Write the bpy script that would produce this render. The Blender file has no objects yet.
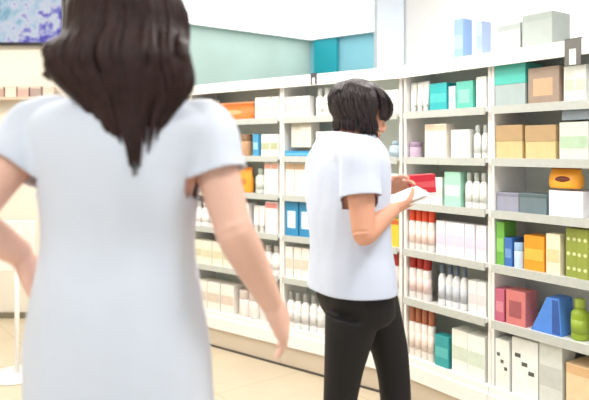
import bpy, bmesh, math, random
from mathutils import Vector, Matrix, noise
random.seed(7)
S = bpy.context.scene
COL = S.collection
PI = math.pi
CAMH = 1.34          # eye height of the photographer
F = 632.0            # focal length in pixels of a 589 px wide frame
HZ = 150.0           # row of the horizon


def lin(c):
    return tuple((x / 12.92 if x <= .04045 else ((x + .055) / 1.055) ** 2.4) for x in c)


# ------------------------------------------------------------------ materials
MATS = {}


def mat(name, rgb, rough=.5, var=.06, scale=14., bump=0., metal=0., spec=.5, bscale=60.):
    if name in MATS:
        return MATS[name]
    m = bpy.data.materials.new(name)
    m.use_nodes = True
    nt = m.node_tree
    b = nt.nodes['Principled BSDF']
    b.inputs['Roughness'].default_value = rough
    b.inputs['Metallic'].default_value = metal
    b.inputs['Specular IOR Level'].default_value = spec
    tc = nt.nodes.new('ShaderNodeTexCoord')
    n = nt.nodes.new('ShaderNodeTexNoise')
    n.inputs['Scale'].default_value = scale
    n.inputs['Detail'].default_value = 3
    nt.links.new(tc.outputs['Object'], n.inputs['Vector'])
    r = nt.nodes.new('ShaderNodeValToRGB')
    c = lin(rgb)
    r.color_ramp.elements[0].position = .3
    r.color_ramp.elements[1].position = .7
    r.color_ramp.elements[0].color = tuple(x * (1 - var) for x in c) + (1,)
    r.color_ramp.elements[1].color = tuple(min(1, x * (1 + var)) for x in c) + (1,)
    nt.links.new(n.outputs['Fac'], r.inputs['Fac'])
    nt.links.new(r.outputs['Color'], b.inputs['Base Color'])
    if bump:
        n2 = nt.nodes.new('ShaderNodeTexNoise')
        n2.inputs['Scale'].default_value = bscale
        n2.inputs['Detail'].default_value = 4
        nt.links.new(tc.outputs['Object'], n2.inputs['Vector'])
        bp = nt.nodes.new('ShaderNodeBump')
        bp.inputs['Strength'].default_value = bump
        bp.inputs['Distance'].default_value = .01
        nt.links.new(n2.outputs['Fac'], bp.inputs['Height'])
        nt.links.new(bp.outputs['Normal'], b.inputs['Normal'])
    MATS[name] = m
    return m


def cm(rgb, rough=.45):
    """a printed / plastic packaging colour"""
    return mat('pack_%02x%02x%02x' % tuple(int(x * 255) for x in rgb), rgb, rough, .05, 22.)


def emis(name, rgb, strength):
    m = bpy.data.materials.new(name)
    m.use_nodes = True
    nt = m.node_tree
    nt.nodes.remove(nt.nodes['Principled BSDF'])
    e = nt.nodes.new('ShaderNodeEmission')
    e.inputs['Color'].default_value = lin(rgb) + (1,)
    e.inputs['Strength'].default_value = strength
    nt.links.new(e.outputs[0], nt.nodes['Material Output'].inputs[0])
    return m


# ------------------------------------------------------------------ mesh helpers
def finish(name, bm, m, parent=None, smooth=False, bevel=0.):
    bmesh.ops.recalc_face_normals(bm, faces=bm.faces)
    me = bpy.data.meshes.new(name)
    bm.to_mesh(me)
    bm.free()
    o = bpy.data.objects.new(name, me)
    COL.objects.link(o)
    for mm in (m if isinstance(m, (list, tuple)) else [m]):
        me.materials.append(mm)
    if smooth:
        me.shade_smooth()
    if parent:
        o.parent = parent
    if bevel:
        md = o.modifiers.new('bevel', 'BEVEL')
        md.width = bevel
        md.segments = 2
        md.limit_method = 'ANGLE'
        bake(o)
    return o


def bake(o):
    dg = bpy.context.evaluated_depsgraph_get()
    me = bpy.data.meshes.new_from_object(o.evaluated_get(dg))
    o.modifiers.clear()
    o.data = me
    return o


def box(bm, x0, x1, y0, y1, z0, z1, mi=0, M=None):
    co = [(x0, y0, z0), (x1, y0, z0), (x1, y1, z0), (x0, y1, z0), (x0, y0, z1), (x1, y0, z1), (x1, y1, z1), (x0, y1, z1)]
    vs = [bm.verts.new(M @ Vector(c) if M else c) for c in co]
    for f in ((0, 3, 2, 1), (4, 5, 6, 7), (0, 1, 5, 4), (1, 2, 6, 5), (2, 3, 7, 6), (3, 0, 4, 7)):
        fc = bm.faces.new([vs[i] for i in f])
        fc.material_index = mi
    return vs


def loft(bm, rings, mi=0, cap=True):
    rv = [[bm.verts.new(p) for p in r] for r in rings]
    n = len(rv[0])
    for a, b in zip(rv, rv[1:]):
        for i in range(n):
            f = bm.faces.new((a[i], a[(i + 1) % n], b[(i + 1) % n], b[i]))
            f.material_index = mi
            f.smooth = True
    if cap:
        f = bm.faces.new(rv[0][::-1]); f.material_index = mi
        f = bm.faces.new(rv[-1]); f.material_index = mi
    return rv


def ering(c, u, v, ru, rv, n=20, p=2.0):
    out = []
    for i in range(n):
        a = 2 * PI * i / n
        ca, sa = math.cos(a), math.sin(a)
        x = math.copysign(abs(ca) ** (2 / p), ca)
        y = math.copysign(abs(sa) ** (2 / p), sa)
        out.append(Vector(c) + u * (ru * x) + v * (rv * y))
    return out


def tube(bm, pts, rad, n=12, mi=0, flat=1.0, ref=None):
    """tapering closed tube through pts; rad per point"""
    pts = [Vector(p) for p in pts]
    rings = []
    ref = Vector(ref) if ref else Vector((0.13, .21, 1))
    for i, p in enumerate(pts):
        t = (pts[min(i + 1, len(pts) - 1)] - pts[max(i - 1, 0)]).normalized()
        u = t.cross(ref)
        if u.length < 1e-3:
            u = t.cross(Vector((1, 0, 0)))
        u.normalize()
        v = u.cross(t).normalized()
        rings.append(ering(p, u, v, rad[i], rad[i] * flat, n))
    loft(bm, rings, mi)


def spline(pts, k=6):
    """Catmull-Rom through pts; works for any tuple length"""
    P = [tuple(p) for p in pts]
    P = [P[0]] + P + [P[-1]]
    out = []
    for i in range(1, len(P) - 2):
        for j in range(k):
            t = j / k
            out.append(tuple(.5 * ((2 * b) + (-a + c) * t + (2 * a - 5 * b + 4 * c - d) * t * t + (-a + 3 * b - 3 * c + d) * t ** 3)
                             for a, b, c, d in zip(P[i - 1], P[i], P[i + 1], P[i + 2])))
    out.append(P[-2])
    return out


def lathe(bm, prof, n=20, mi=0, sy=1.0, c=(0, 0)):
    rings = [[Vector((c[0] + r * math.cos(2 * PI * i / n), c[1] + r * sy * math.sin(2 * PI * i / n), z)) for i in range(n)] for r, z in prof]
    loft(bm, rings, mi)


def ellipsoid(bm, c, u, v, w, ru, rv, rw, n=14, m=8, mi=0):
    rings = []
    for j in range(m + 1):
        a = -PI / 2 + PI * (j + .02) / (m + .04)
        rings.append(ering(Vector(c) + w * (rw * math.sin(a)), u, v, max(1e-4, ru * math.cos(a)), max(1e-4, rv * math.cos(a)), n))
    loft(bm, rings, mi)


def empty(name, loc=(0, 0, 0), rz=0.):
    o = bpy.data.objects.new(name, None)
    COL.objects.link(o)
    o.location = loc
    o.rotation_euler = (0, 0, rz)
    o.empty_display_size = .1
    return o


def tag(o, label=None, cat=None, group=None):
    if label: o['label'] = label
    if cat: o['category'] = cat
    if group: o['group'] = group
    return o


def struct(o):
    o['kind'] = 'structure'
    return o


def dup(root):
    r = root.copy()
    COL.objects.link(r)
    for ch in list(root.children):
        c = ch.copy()
        COL.objects.link(c)
        c.parent = r
        for g in list(ch.children):
            d = g.copy()
            COL.objects.link(d)
            d.parent = c
    return r


def world(px, py, D):
    return Vector(((px - 294.5) * D / F, D, CAMH - (py - HZ) * D / F))


# ------------------------------------------------------------------ setting
M_wall = mat('painted_wall_white', (.93, .93, .935), .75, .02, 3., .04)
M_cream = mat('painted_wall_cream', (.90, .875, .82), .75, .03, 3., .04)
M_ceil = mat('ceiling_white', (.965, .96, .96), .8, .015, 2.)
M_green = mat('wall_pale_sage', (.77, .86, .825), .7, .05, 2.5)
M_blue = mat('wall_sky_teal', (.55, .80, .86), .7, .05, 2.5)
M_teal = mat('panel_teal', (.02, .64, .70), .5, .06, 4.)
M_lav = mat('column_pale_blue', (.88, .92, .97), .7, .02, 3.)
M_base = mat('baseboard_taupe', (.47, .44, .37), .6)


def floor_mat():
    m = mat('beige_floor', (.80, .745, .65), .38, .05, 3., .02)
    nt = m.node_tree
    b = nt.nodes['Principled BSDF']
    ramp = [n for n in nt.nodes if n.type == 'VALTORGB'][0]
    tc = [n for n in nt.nodes if n.type == 'TEX_COORD'][0]
    br = nt.nodes.new('ShaderNodeTexBrick')
    br.offset = 0
    br.inputs['Scale'].default_value = 1
    br.inputs['Brick Width'].default_value = .6
    br.inputs['Row Height'].default_value = .6
    br.inputs['Mortar Size'].default_value = .004
    br.inputs['Mortar'].default_value = lin((.74, .67, .57)) + (1,)
    mp = nt.nodes.new('ShaderNodeMapping')
    mp.inputs['Rotation'].default_value = (0, 0, math.radians(-38))
    nt.links.new(tc.outputs['Object'], mp.inputs['Vector'])
    nt.links.new(mp.outputs[0], br.inputs['Vector'])
    nt.links.new(ramp.outputs['Color'], br.inputs['Color1'])
    nt.links.new(ramp.outputs['Color'], br.inputs['Color2'])
    nt.links.new(br.outputs['Color'], b.inputs['Base Color'])
    return m


bm = bmesh.new(); box(bm, -3.4, 4.6, -1.6, 9.2, -.1, 0)
struct(finish('floor', bm, floor_mat()))
HC = 2.75
bm = bmesh.new(); box(bm, -3.4, 4.6, -1.6, 9.2, HC, HC + .1)
struct(finish('ceiling', bm, M_ceil))


def wall(name, a, b, th, z0, z1, m, parent=None):
    """upright slab whose visible face runs from a to b, thickness goes to the left of a->b"""
    a = Vector((a[0], a[1], 0)); b = Vector((b[0], b[1], 0))
    d = (b - a).normalized()
    n = Vector((-d.y, d.x, 0))
    bm = bmesh.new()
    L = (b - a).length
    M = Matrix(((d.x, n.x, 0, a.x), (d.y, n.y, 0, a.y), (0, 0, 1, 0), (0, 0, 0, 1)))
    box(bm, 0, L, 0, th, z0, z1, 0, M)
    return finish(name, bm, m, parent)


struct(wall('wall_back', (-3.2, 5.05), (-1.5, 5.05), .12, 0, HC, M_cream))
struct(wall('baseboard_back', (-3.2, 5.03), (-1.5, 5.03), .02, 0, .045, M_base))
struct(wall('wall_left', (-3.2, -1.5), (-3.2, 5.05), .12, 0, HC, M_cream))
struct(wall('wall_far_left', (-2.45, 6.08), (.2, 8.1), .1, 0, HC, M_green))
struct(wall('wall_far_right', (.2, 8.1), (2.6, 6.25), .1, 0, HC, M_blue))
struct(wall('trim_1', (.245, 8.0), (.52, 7.79), .04, 0, HC, M_teal))
# square column and the white wall that runs on from it behind the right hand shelves
bm = bmesh.new(); box(bm, .605, .80, 4.62, 4.82, 0, HC)
struct(finish('trim_2', bm, M_lav))
WB0 = Vector((.80, 4.66)); WBD = Vector((.574, -.819))
WB1 = WB0 + WBD * 5.2
struct(wall('wall_right', WB0, WB1, .12, 0, HC, M_wall))

# ------------------------------------------------------------------ shelving
LV = [.24, .55, .81, 1.06, 1.30, 1.54]
TOP = 1.79
M_white = mat('white_laminate', (.94, .935, .92), .4, .02, 5.)
M_shelf = mat('shelf_white_steel', (.90, .905, .89), .35, .02, 5.)
M_back = mat('back_panel_offwhite', (.86, .885, .855), .6, .02, 4.)
M_kick = mat('kickboard_beige', (.80, .745, .67), .5, .03, 6.)
M_rail = mat('price_rail_grey', (.74, .755, .735), .3, .04, 40.)
M_joint = mat('dark_joint_strip', (.30, .28, .25), .6)

A0 = Vector((-1.42, 4.98)); AD = Vector((1.987, -1.58)).normalized()
B0 = Vector((.567, 3.40)); BD = Vector((.574, -.819)).normalized()
ALEN = 2.535
DEPTH = .27


class Unit:
    def __init__(s, o, d):
        s.o = o; s.d = d; s.n = Vector((-d.y, d.x)); s.rz = math.atan2(d.y, d.x)

    def s_at(s, px, k=.03):
        q = (px - 294.5) / F
        o = s.o + s.n * k
        return (q * o.y - o.x) / (s.d.x - q * s.d.y)

    def pos(s, t, k):
        return s.o + s.d * t + s.n * k


UA = Unit(A0, AD); UB = Unit(B0, BD)


def bay(unit, s0, s1, label):
    L = s1 - s0
    p = unit.pos(s0, 0)
    r = empty('shelving_bay', (p.x, p.y, 0), unit.rz)
    tag(r, label, 'shelf', 'white pharmacy shelving bays')
    g = .0015
    bm = bmesh.new(); box(bm, g, L - g, .015, .03, .012, .13)
    finish('kickboard', bm, M_kick, r)
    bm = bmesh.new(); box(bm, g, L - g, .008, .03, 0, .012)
    finish('floor_joint', bm, M_joint, r)  # dark strip along the joint of kickboard and floor
    bm = bmesh.new(); box(bm, g, L - g, 0, DEPTH, .13, .205); box(bm, g, L - g, .012, DEPTH, .205, LV[0])
    finish('base_deck', bm, M_white, r)
    bm = bmesh.new(); box(bm, g, L - g, DEPTH, DEPTH + .02, 0, TOP)
    finish('back_panel', bm, M_back, r)
    for x in (g, L - g - .016):
        bm = bmesh.new(); box(bm, x, x + .016, .03, DEPTH, LV[0], TOP - .025)
        finish('upright', bm, M_white, r)
    for z in LV[1:]:
        bm = bmesh.new(); box(bm, g + .017, L - g - .017, .012, DEPTH, z - .02, z)
        sh = finish('shelf_board', bm, M_shelf, r)
        bm = bmesh.new(); box(bm, g + .017, L - g - .017, .004, .0115, z - .034, z + .003)
        finish('price_rail', bm, M_rail, sh)
    bm = bmesh.new(); box(bm, g, L - g, -.01, DEPTH + .02, TOP - .025, TOP)
    box(bm, g, L - g, -.01, .006, TOP - .065, TOP - .025)
    finish('top_board', bm, M_white, r)
    return r


bay(UA, 0, .845, 'white shelving bay at the far left end, mostly hidden behind the walking person')
bay(UA, .845, 1.69, 'white shelving bay holding the orange pouch, beside the walking person\'s bare arm')
bay(UA, 1.69, ALEN, 'white shelving bay directly behind the standing person, with the blue cartons')
BL = UB.s_at(487, 0)
bay(UB, 0, BL, 'white shelving bay with the teal carton on its top shelf, right of the standing person')
bay(UB, BL, BL + .64, 'white shelving bay at the right edge of the picture, with tan and olive cartons')
# slim post closing the corner where the two runs meet
bm = bmesh.new()
pa = UA.pos(ALEN, .05); pb = UB.pos(0, .05); pc = UB.pos(0, DEPTH); pd = UA.pos(ALEN, DEPTH)
for q in (0,):
    lo = [bm.verts.new((p.x, p.y, 0)) for p in (pa, pb, pc, pd)]
    hi = [bm.verts.new((p.x, p.y, TOP)) for p in (pa, pb, pc, pd)]
    bm.faces.new(lo[::-1]); bm.faces.new(hi)
    for i in range(4):
        bm.faces.new((lo[i], lo[(i + 1) % 4], hi[(i + 1) % 4], hi[i]))
struct(finish('trim_3', bm, M_white))

# ------------------------------------------------------------------ products
SHELF = ['lowest shelf', 'fifth shelf down', 'fourth shelf down', 'third shelf down', 'second shelf down', 'top shelf']
PROTO = {}
USED = {}


def c3(s):
    return tuple(int(s[i:i + 2], 16) / 255 for i in (0, 2, 4))


def make_item(kind, w, d, h, c1, c2):
    """prototype at origin: x across the front, -y is the front, z=0 the base"""
    name = {'carton': 'carton', 'slim': 'carton', 'plain': 'carton', 'lidded': 'carton', 'print': 'carton', 'spots': 'carton', 'window': 'carton',
            'bottle': 'bottle', 'flacon': 'bottle', 'tube': 'cream_tube', 'jar': 'jar', 'pouch': 'pouch', 'wedge': 'wedge_box'}[kind]
    r = empty(name)
    m1, m2 = cm(c3(c1)), cm(c3(c2))
    g = .0006
    if kind in ('carton', 'slim', 'plain', 'lidded', 'print', 'spots', 'window'):
        z1 = h * .74 if kind == 'lidded' else h
        bm = bmesh.new(); box(bm, -w / 2, w / 2, -d / 2, d / 2, 0, z1)
        finish('body', bm, m1, r, bevel=.0015)
        bm = bmesh.new()
        if kind in ('carton', 'slim'):
            box(bm, -w / 2 + .004, w / 2 - .004, -d / 2 - g, -d / 2 + .001, h * .30, h * .62)
            finish('label', bm, m2, r)
        elif kind == 'plain':
            box(bm, -w / 2 + .002, w / 2 - .002, -d / 2 - g, -d / 2 + .001, h * .80, h * .97)
            finish('label', bm, m2, r)
        elif kind == 'window':
            box(bm, -w * .33, w * .30, -d / 2 - g, -d / 2 + .001, h * .22, h * .70)
            finish('label', bm, m2, r)
        elif kind == 'lidded':
            box(bm, -w / 2 - .002, w / 2 + .002, -d / 2 - .002, d / 2 + .002, z1 - h * .22, h)
            finish('lid', bm, m2, r, bevel=.002)
        elif kind == 'print':
            for q in range(3):
                x = -w * .38 + q * w * .26
                z = h * (.66 - q * .13)
                bm.free(); bm = bmesh.new()
                box(bm, x, x + w * .22, -d / 2 - g, -d / 2 + .001, z, z + h * .07)
                finish('printed_mark', bm, m2, r); bm = bmesh.new()
            bm.free()
        elif kind == 'spots':
            bm.free()
            for q in range(6):
                bm = bmesh.new()
                cx = -w * .28 + (q % 2) * w * .5; cz = h * (.18 + .30 * (q // 2))
                rr = [Vector((cx + w * .15 * math.cos(a), 0, cz + w * .15 * math.sin(a))) for a in [2 * PI * i / 12 for i in range(12)]]
                loft(bm, [[p + Vector((0, -d / 2 - g, 0)) for p in rr], [p + Vector((0, -d / 2 + .001, 0)) for p in rr]])
                finish('printed_dot', bm, m2, r)
    elif kind == 'bottle':
        R = w / 2; sy = min(1., d / w)
        bm = bmesh.new()
        lathe(bm, [(R * .85, 0), (R * .98, .004), (R, h * .04), (R, h * .60), (R * .93, h * .67), (R * .62, h * .74), (R * .42, h * .77), (R * .42, h * .80)], 20, 0, sy)
        finish('body', bm, m1, r, True)
        bm = bmesh.new()
        lathe(bm, [(R * .56, h * .775), (R * .60, h * .785), (R * .60, h * .985), (R * .52, h)], 18, 0, sy)
        finish('cap', bm, m2, r, True)
        bm = bmesh.new()
        lathe(bm, [(R * 1.012, h * .16), (R * 1.012, h * .50)], 20, 0, sy)
        finish('label', bm, cm(tuple(.72 * a + .28 * b for a, b in zip(c3(c1), c3(c2)))), r, True)
    elif kind == 'flacon':
        R = w / 2; sy = min(1., d / w)
        bm = bmesh.new()
        lathe(bm, [(R * .88, 0), (R, .005), (R, h * .62), (R * .94, h * .68), (R * .7, h * .70), (R * .7, h * .72)], 20, 0, sy)
        finish('body', bm, m1, r, True)
        bm = bmesh.new()
        lathe(bm, [(R * .88, h * .705), (R * .90, h * .715), (R * .88, h * .975), (R * .80, h)], 20, 0, sy)
        finish('cap', bm, m2, r, True)
        bm = bmesh.new()
        lathe(bm, [(R * 1.012, h * .16), (R * 1.012, h * .50)], 20, 0, sy)
        finish('label', bm, cm(tuple(.88 * a + .12 * b for a, b in zip(c3(c1), c3(c2)))), r, True)
    elif kind == 'tube':
        bm = bmesh.new()
        rings = []
        for q in range(9):
            t = q / 8
            rings.append(ering(Vector((0, 0, h * (.20 + .80 * t))), Vector((1, 0, 0)), Vector((0, 1, 0)), w * (.40 + .09 * t), max(.0025, w * .36 * (1 - t) ** .7), 18))
        loft(bm, rings)
        finish('body', bm, m1, r, True)
        bm = bmesh.new(); lathe(bm, [(w * .31, 0), (w * .33, .003), (w * .33, h * .19), (w * .30, h * .205)], 18)
        finish('cap', bm, m2, r, True)
    elif kind == 'jar':
        R = w / 2; sy = min(1., d / w)
        bm = bmesh.new(); lathe(bm, [(R * .88, 0), (R, .005), (R, h * .62), (R * .90, h * .70)], 20, 0, sy)
        finish('body', bm, m1, r, True)
        bm = bmesh.new(); lathe(bm, [(R * .97, h * .68), (R * .99, h * .70), (R * .99, h * .97), (R * .92, h)], 20, 0, sy)
        finish('lid', bm, m2, r, True)
    elif kind == 'pouch':
        bm = bmesh.new()
        rings = []
        for q in range(11):
            t = q / 10
            ru = w / 2 * (.90 + .10 * math.sin(PI * min(1, t * 1.2)))
            rv = max(.0025, d / 2 * (1 - t ** 2.2) ** .8)
            rings.append(ering(Vector((0, 0, h * .90 * t)), Vector((1, 0, 0)), Vector((0, 1, 0)), ru, rv, 22, 2.8))
        loft(bm, rings)
        finish('body', bm, m1, r, True)
        bm = bmesh.new(); box(bm, -w * .46, w * .46, -.0022, .0022, h * .885, h)
        finish('seal', bm, m2, r)
        bm = bmesh.new()
        ellipsoid(bm, (0, -d * .36, h * .38), Vector((1, 0, 0)), Vector((0, 0, 1)), Vector((0, -1, 0)), w * .26, h * .18, d * .12, 16, 6)
        finish('label', bm, m2, r, True)
    elif kind == 'wedge':
        bm = bmesh.new()
        pts = [(-w / 2, 0), (w / 2, 0), (w * .42, h), (w * .02, h)]
        rings = [[Vector((x, y, z)) for x, z in pts] for y in (-d / 2, d / 2)]
        loft(bm, rings)
        for f in bm.faces: f.smooth = False
        finish('body', bm, m1, r, bevel=.003)
        bm = bmesh.new()
        pts = [(w * .20, .006), (w * .46, .006), (w * .39, h * .95), (w * .20, h * .95)]
        loft(bm, [[Vector((x, y, z)) for x, z in pts] for y in (-d / 2 - g, -d / 2 + .001)])
        finish('label', bm, m2, r)
    return r


def item(kind, w, d, h, c1, c2):
    key = (kind, round(w, 3), round(d, 3), round(h, 3), c1, c2)
    if key in PROTO:
        return dup(PROTO[key])
    PROTO[key] = make_item(kind, w, d, h, c1, c2)
    return PROTO[key]


CAT = {'bottle': 'bottle', 'flacon': 'bottle', 'flacon': 'bottle', 'tube': 'tube', 'jar': 'jar', 'pouch': 'pouch', 'wedge': 'box'}


def row(unit, lv, px0, px1, kind, n, h, c1, c2, desc, where, base=0., d=None, k=.03, yaw=0., full=None):
    """n products side by side on one shelf of a run; h > 1 means: top at that pixel row of the survey"""
    s0, s1 = unit.s_at(px0, k), unit.s_at(px1, k)
    if lv < 6:      # stay clear of the uprights of the bay
        for a, b in ([(0, .845), (.845, 1.69), (1.69, ALEN)] if unit is UA else [(0, BL), (BL, BL + .64)]):
            if a <= (s0 + s1) / 2 <= b:
                s0, s1 = max(s0, a + .022), min(s1, b - .022)
    z = LV[lv] + base if lv < 6 else TOP + base
    if h > 1:
        p = unit.pos((s0 + s1) / 2, k)
        h = CAMH - (h - HZ) * p.y / F - z
    if lv < 5:
        h = min(h, LV[lv + 1] - .03 - z)
    elif lv == 5:
        h = min(h, TOP - .035 - z)
    pitch = (s1 - s0) / n
    w = pitch * .94 if n > 1 else pitch
    if d is None:
        d = min(.16, w * {'tube': .9, 'bottle': 1, 'flacon': 1, 'jar': 1, 'pouch': .45}.get(kind, .8)) if kind in ('tube', 'bottle', 'flacon', 'jar', 'pouch') else min(.2, max(.05, w * .9))
    label = full or '%s on %s, %s' % (desc, SHELF[lv], where)
    assert label not in USED, label
    USED[label] = n
    for i in range(n):
        o = item(kind, w, d, h, c1, c2)
        p = unit.pos(s0 + pitch * (i + .5), k + d / 2 + random.uniform(0, .012))
        o.location = (p.x, p.y, z)
        wob = .03 if n > 1 and kind not in ('bottle', 'flacon', 'jar') else 0
        o.rotation_euler = (0, 0, unit.rz + yaw + random.uniform(-wob, wob))
        tag(o, label, CAT.get(kind, 'box'), (desc + 's on the ' + SHELF[lv]) if n > 1 else None)


WA1 = 'behind walking person'
WA = 'between the two people'
WN = 'left of standing person'
WH_ = 'behind standing person'
WB = 'right of standing person'
WC = 'near right picture edge'
# --- run left of the standing person
row(UA, 5, 150, 184, 'carton', 4, .14, 'ecebe6', 'd9c9b4', 'white carton with beige band', WA1)
row(UA, 4, 150, 184, 'carton', 4, .15, 'efece8', 'd6d8d2', 'white carton with pale grey band', WA1)
row(UA, 3, 150, 184, 'bottle', 4, .15, 'efeeea', 'd8cfc4', 'white bottle with beige cap', WA1)
row(UA, 2, 150, 184, 'carton', 3, .17, 'ece8df', 'cdd6c8', 'cream carton with sage band', WA1)
row(UA, 1, 150, 184, 'carton', 3, .17, 'e9e4d6', 'd8d2b8', 'cream carton with khaki band', WA1)
row(UA, 0, 150, 184, 'carton', 2, .2, 'ece6dc', 'd0c6b4', 'large cream carton with tan band', WA1)

row(UA, 5, 190, 211, 'carton', 2, .15, 'f0ebe4', 'd8cdbd', 'off-white carton with beige band', WA)
row(UA, 5, 213, 251, 'pouch', 1, 102, 'ee7a35', 'f6a878', 'bright orange pouch', WA, d=.09)
row(UA, 5, 254, 278, 'carton', 3, .14, 'f1efe9', 'd9d6c8', 'white carton with khaki band', WA)
row(UA, 4, 192, 234, 'bottle', 5, .14, 'f2efec', 'e2bfb8', 'white bottle with pale pink cap', WA)
row(UA, 4, 237, 246, 'jar', 1, 134, 'c59a74', '8d6a50', 'small tan jar with brown lid', WA)
row(UA, 4, 252, 257.5, 'slim', 1, 134, '4b9cc4', '9ccbe0', 'tall slim blue carton', WA)
row(UA, 4, 260, 278, 'carton', 2, .14, 'f1f0ea', 'b8bd98', 'white carton with olive green band', WA)
row(UA, 3, 192, 232, 'carton', 4, .16, 'f1eeea', 'e4d4cc', 'white carton with blush band', WA)
row(UA, 3, 234, 250, 'pouch', 1, 167, 'f09a28', 'c9762c', 'amber orange pouch', WA, d=.06)
row(UA, 3, 253, 262, 'bottle', 1, .16, 'd2d8ce', 'aab4ac', 'grey-green bottle', WA)
row(UA, 3, 264, 278, 'plain', 2, .20, 'f0ece6', 'd9a08c', 'white carton with terracotta top', WA)
row(UA, 2, 192, 214, 'bottle', 3, .17, 'f2f0ee', 'cdc6c4', 'white bottle with grey cap', WA)
row(UA, 2, 216, 248, 'carton', 3, .18, 'f2f0f0', 'd8d4e2', 'white carton with lilac band', WA)
row(UA, 2, 250, 263, 'tube', 2, .17, 'f4f2ee', 'd8cfc6', 'white cream tube with beige cap', WA)
row(UA, 2, 265, 277, 'plain', 1, .20, 'f2ece8', 'd98c88', 'white carton with rose top', WA)
row(UA, 1, 192, 232, 'carton', 4, .16, 'ebe6d4', 'd4cfae', 'pale cream carton with khaki green band', WA)
row(UA, 1, 234, 278, 'bottle', 5, .18, 'f2efeb', 'b9b4ae', 'white bottle with stone grey cap', WA)
row(UA, 0, 194, 234, 'carton', 3, .19, 'efe8df', 'd6c8ba', 'cream carton with taupe band', WA)
row(UA, 0, 236, 278, 'jar', 4, .17, 'f1ece8', 'c9bdb4', 'white jar with taupe lid', WA)

row(UA, 5, 283, 309, 'carton', 3, .13, 'f2f0ee', 'c8c9c3', 'white carton with grey band', WN)
row(UA, 5, 313, 336, 'bottle', 3, .17, 'f0efec', 'd8dcd8', 'white bottle with frosted cap', WN)
row(UA, 4, 284, 312, 'slim', 1, 151, '2f93c4', '6fb8da', 'flat bright blue carton', WN, d=.14)
row(UA, 4, 290, 311, 'plain', 2, 122, 'd6d3c8', 'bcb8a8', 'grey-beige carton', WN, base=.0565, d=.09, full='grey-beige carton stacked on the flat bright blue carton, left of the standing person')
row(UA, 4, 315, 334, 'carton', 2, .15, 'eef1f4', 'a9cbe0', 'white carton with light blue band', WN)
row(UA, 3, 283, 311, 'plain', 3, 163, 'efe9de', 'c9a682', 'cream carton with tan top', WN)
row(UA, 2, 281, 312, 'window', 2, 200, '2f86b4', 'cfe4ee', 'blue carton with pale square panel', WN, d=.1)
row(UA, 1, 283, 325, 'carton', 5, .19, 'f0ebe4', 'd9cdbb', 'white carton with sand band', WN)
row(UA, 0, 283, 322, 'bottle', 5, .22, 'f0eeec', '9a9a96', 'white bottle with dark grey cap', WN)
row(UA, 0, 358, 384, 'carton', 2, .2, 'f2efec', 'd9cfc8', 'white carton with pinkish band seen between the legs', WH_)
row(UA, 5, 384, 398, 'carton', 1, .13, 'e9efe9', 'c9d9cf', 'pale mint carton', WH_)
row(UA, 4, 386, 398, 'bottle', 1, 141, 'b6c8d2', '9fb4c4', 'blue-grey bottle', WH_)
row(UA, 2, 384, 398, 'plain', 1, 219, 'dcbf3c', 'c8642c', 'yellow carton with orange top', WH_)
row(UA, 1, 388, 398, 'flacon', 1, 254, 'f0eae8', 'b03026', 'white bottle with dark red cap', WH_)
row(UA, 3, 386, 398, 'carton', 1, .15, 'e6ebe6', 'c4cdc6', 'pale grey carton', WH_)

# --- run right of the standing person, first bay
row(UB, 5, 404, 427, 'tube', 3, .16, 'f0f2ee', 'dfe4dc', 'white cream tube with pale cap', WB)
row(UB, 5, 429, 446, 'slim', 1, 83, '2fb0b4', '4fc0c0', 'teal carton', WB, d=.09)
row(UB, 5, 447, 454, 'slim', 1, 86, 'cfdcf0', 'b6cae6', 'narrow pale blue carton', WB, d=.09)
row(UB, 5, 455.5, 472, 'window', 1, 81, '62bfae', '8fd4bf', 'sea green carton', WB, d=.09)
row(UB, 5, 475, 485, 'carton', 1, .15, 'eef0ee', 'd2d6e0', 'white carton with grey-blue band', WB)
row(UB, 4, 403, 416, 'jar', 1, 142, 'c7b4c8', '9c86a0', 'mauve jar', WB)
row(UB, 4, 423, 446, 'plain', 2, 124, 'efe6da', 'e6c4ae', 'cream carton with peach top', WB)
row(UB, 4, 449, 469, 'carton', 2, .14, 'eff1ec', 'e0dce8', 'white carton with pale lilac band', WB)
row(UB, 4, 472, 485, 'bottle', 2, .16, 'eceeea', 'b9c0bc', 'white bottle with grey cap', WB)
row(UB, 3, 403, 441, 'carton', 3, .14, 'eef0ec', 'dccfd2', 'white carton with dusty pink band', WB)
row(UB, 3, 444, 460, 'carton', 1, 172, 'a8dcc6', 'd4efe2', 'mint green carton', WB)
row(UB, 3, 463, 485, 'bottle', 3, .17, 'edefeb', 'b4bab4', 'white bottle with grey-green cap', WB)
row(UB, 2, 402, 432, 'flacon', 4, 207, 'f2ebe6', 'e2502c', 'white bottle with orange-red cap', WB)
row(UB, 2, 435, 485, 'carton', 5, .17, 'eeecf4', 'd8d4e8', 'white carton with lavender band', WB)
row(UB, 1, 402, 428, 'flacon', 3, 255, 'f1e9e6', 'a82a22', 'white bottle with dark red cap', WB)
row(UB, 1, 436, 464, 'bottle', 4, 266, 'eeeef0', '5f6e80', 'white bottle with slate blue cap', WB)
row(UB, 1, 467, 485, 'carton', 2, .16, 'eef0ee', 'e4dade', 'white carton with blush band', WB)
row(UB, 0, 402, 431, 'flacon', 4, 309, 'f4ece6', 'a8664a', 'white bottle with brown cap', WB)
row(UB, 0, 434, 447.5, 'slim', 1, 336, '2f9da0', '58b8b8', 'small teal carton', WB, d=.06)
row(UB, 0, 450, 485, 'carton', 2, .21, 'eef0ea', 'cfdccc', 'large white carton with pale green band', WB)

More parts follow.
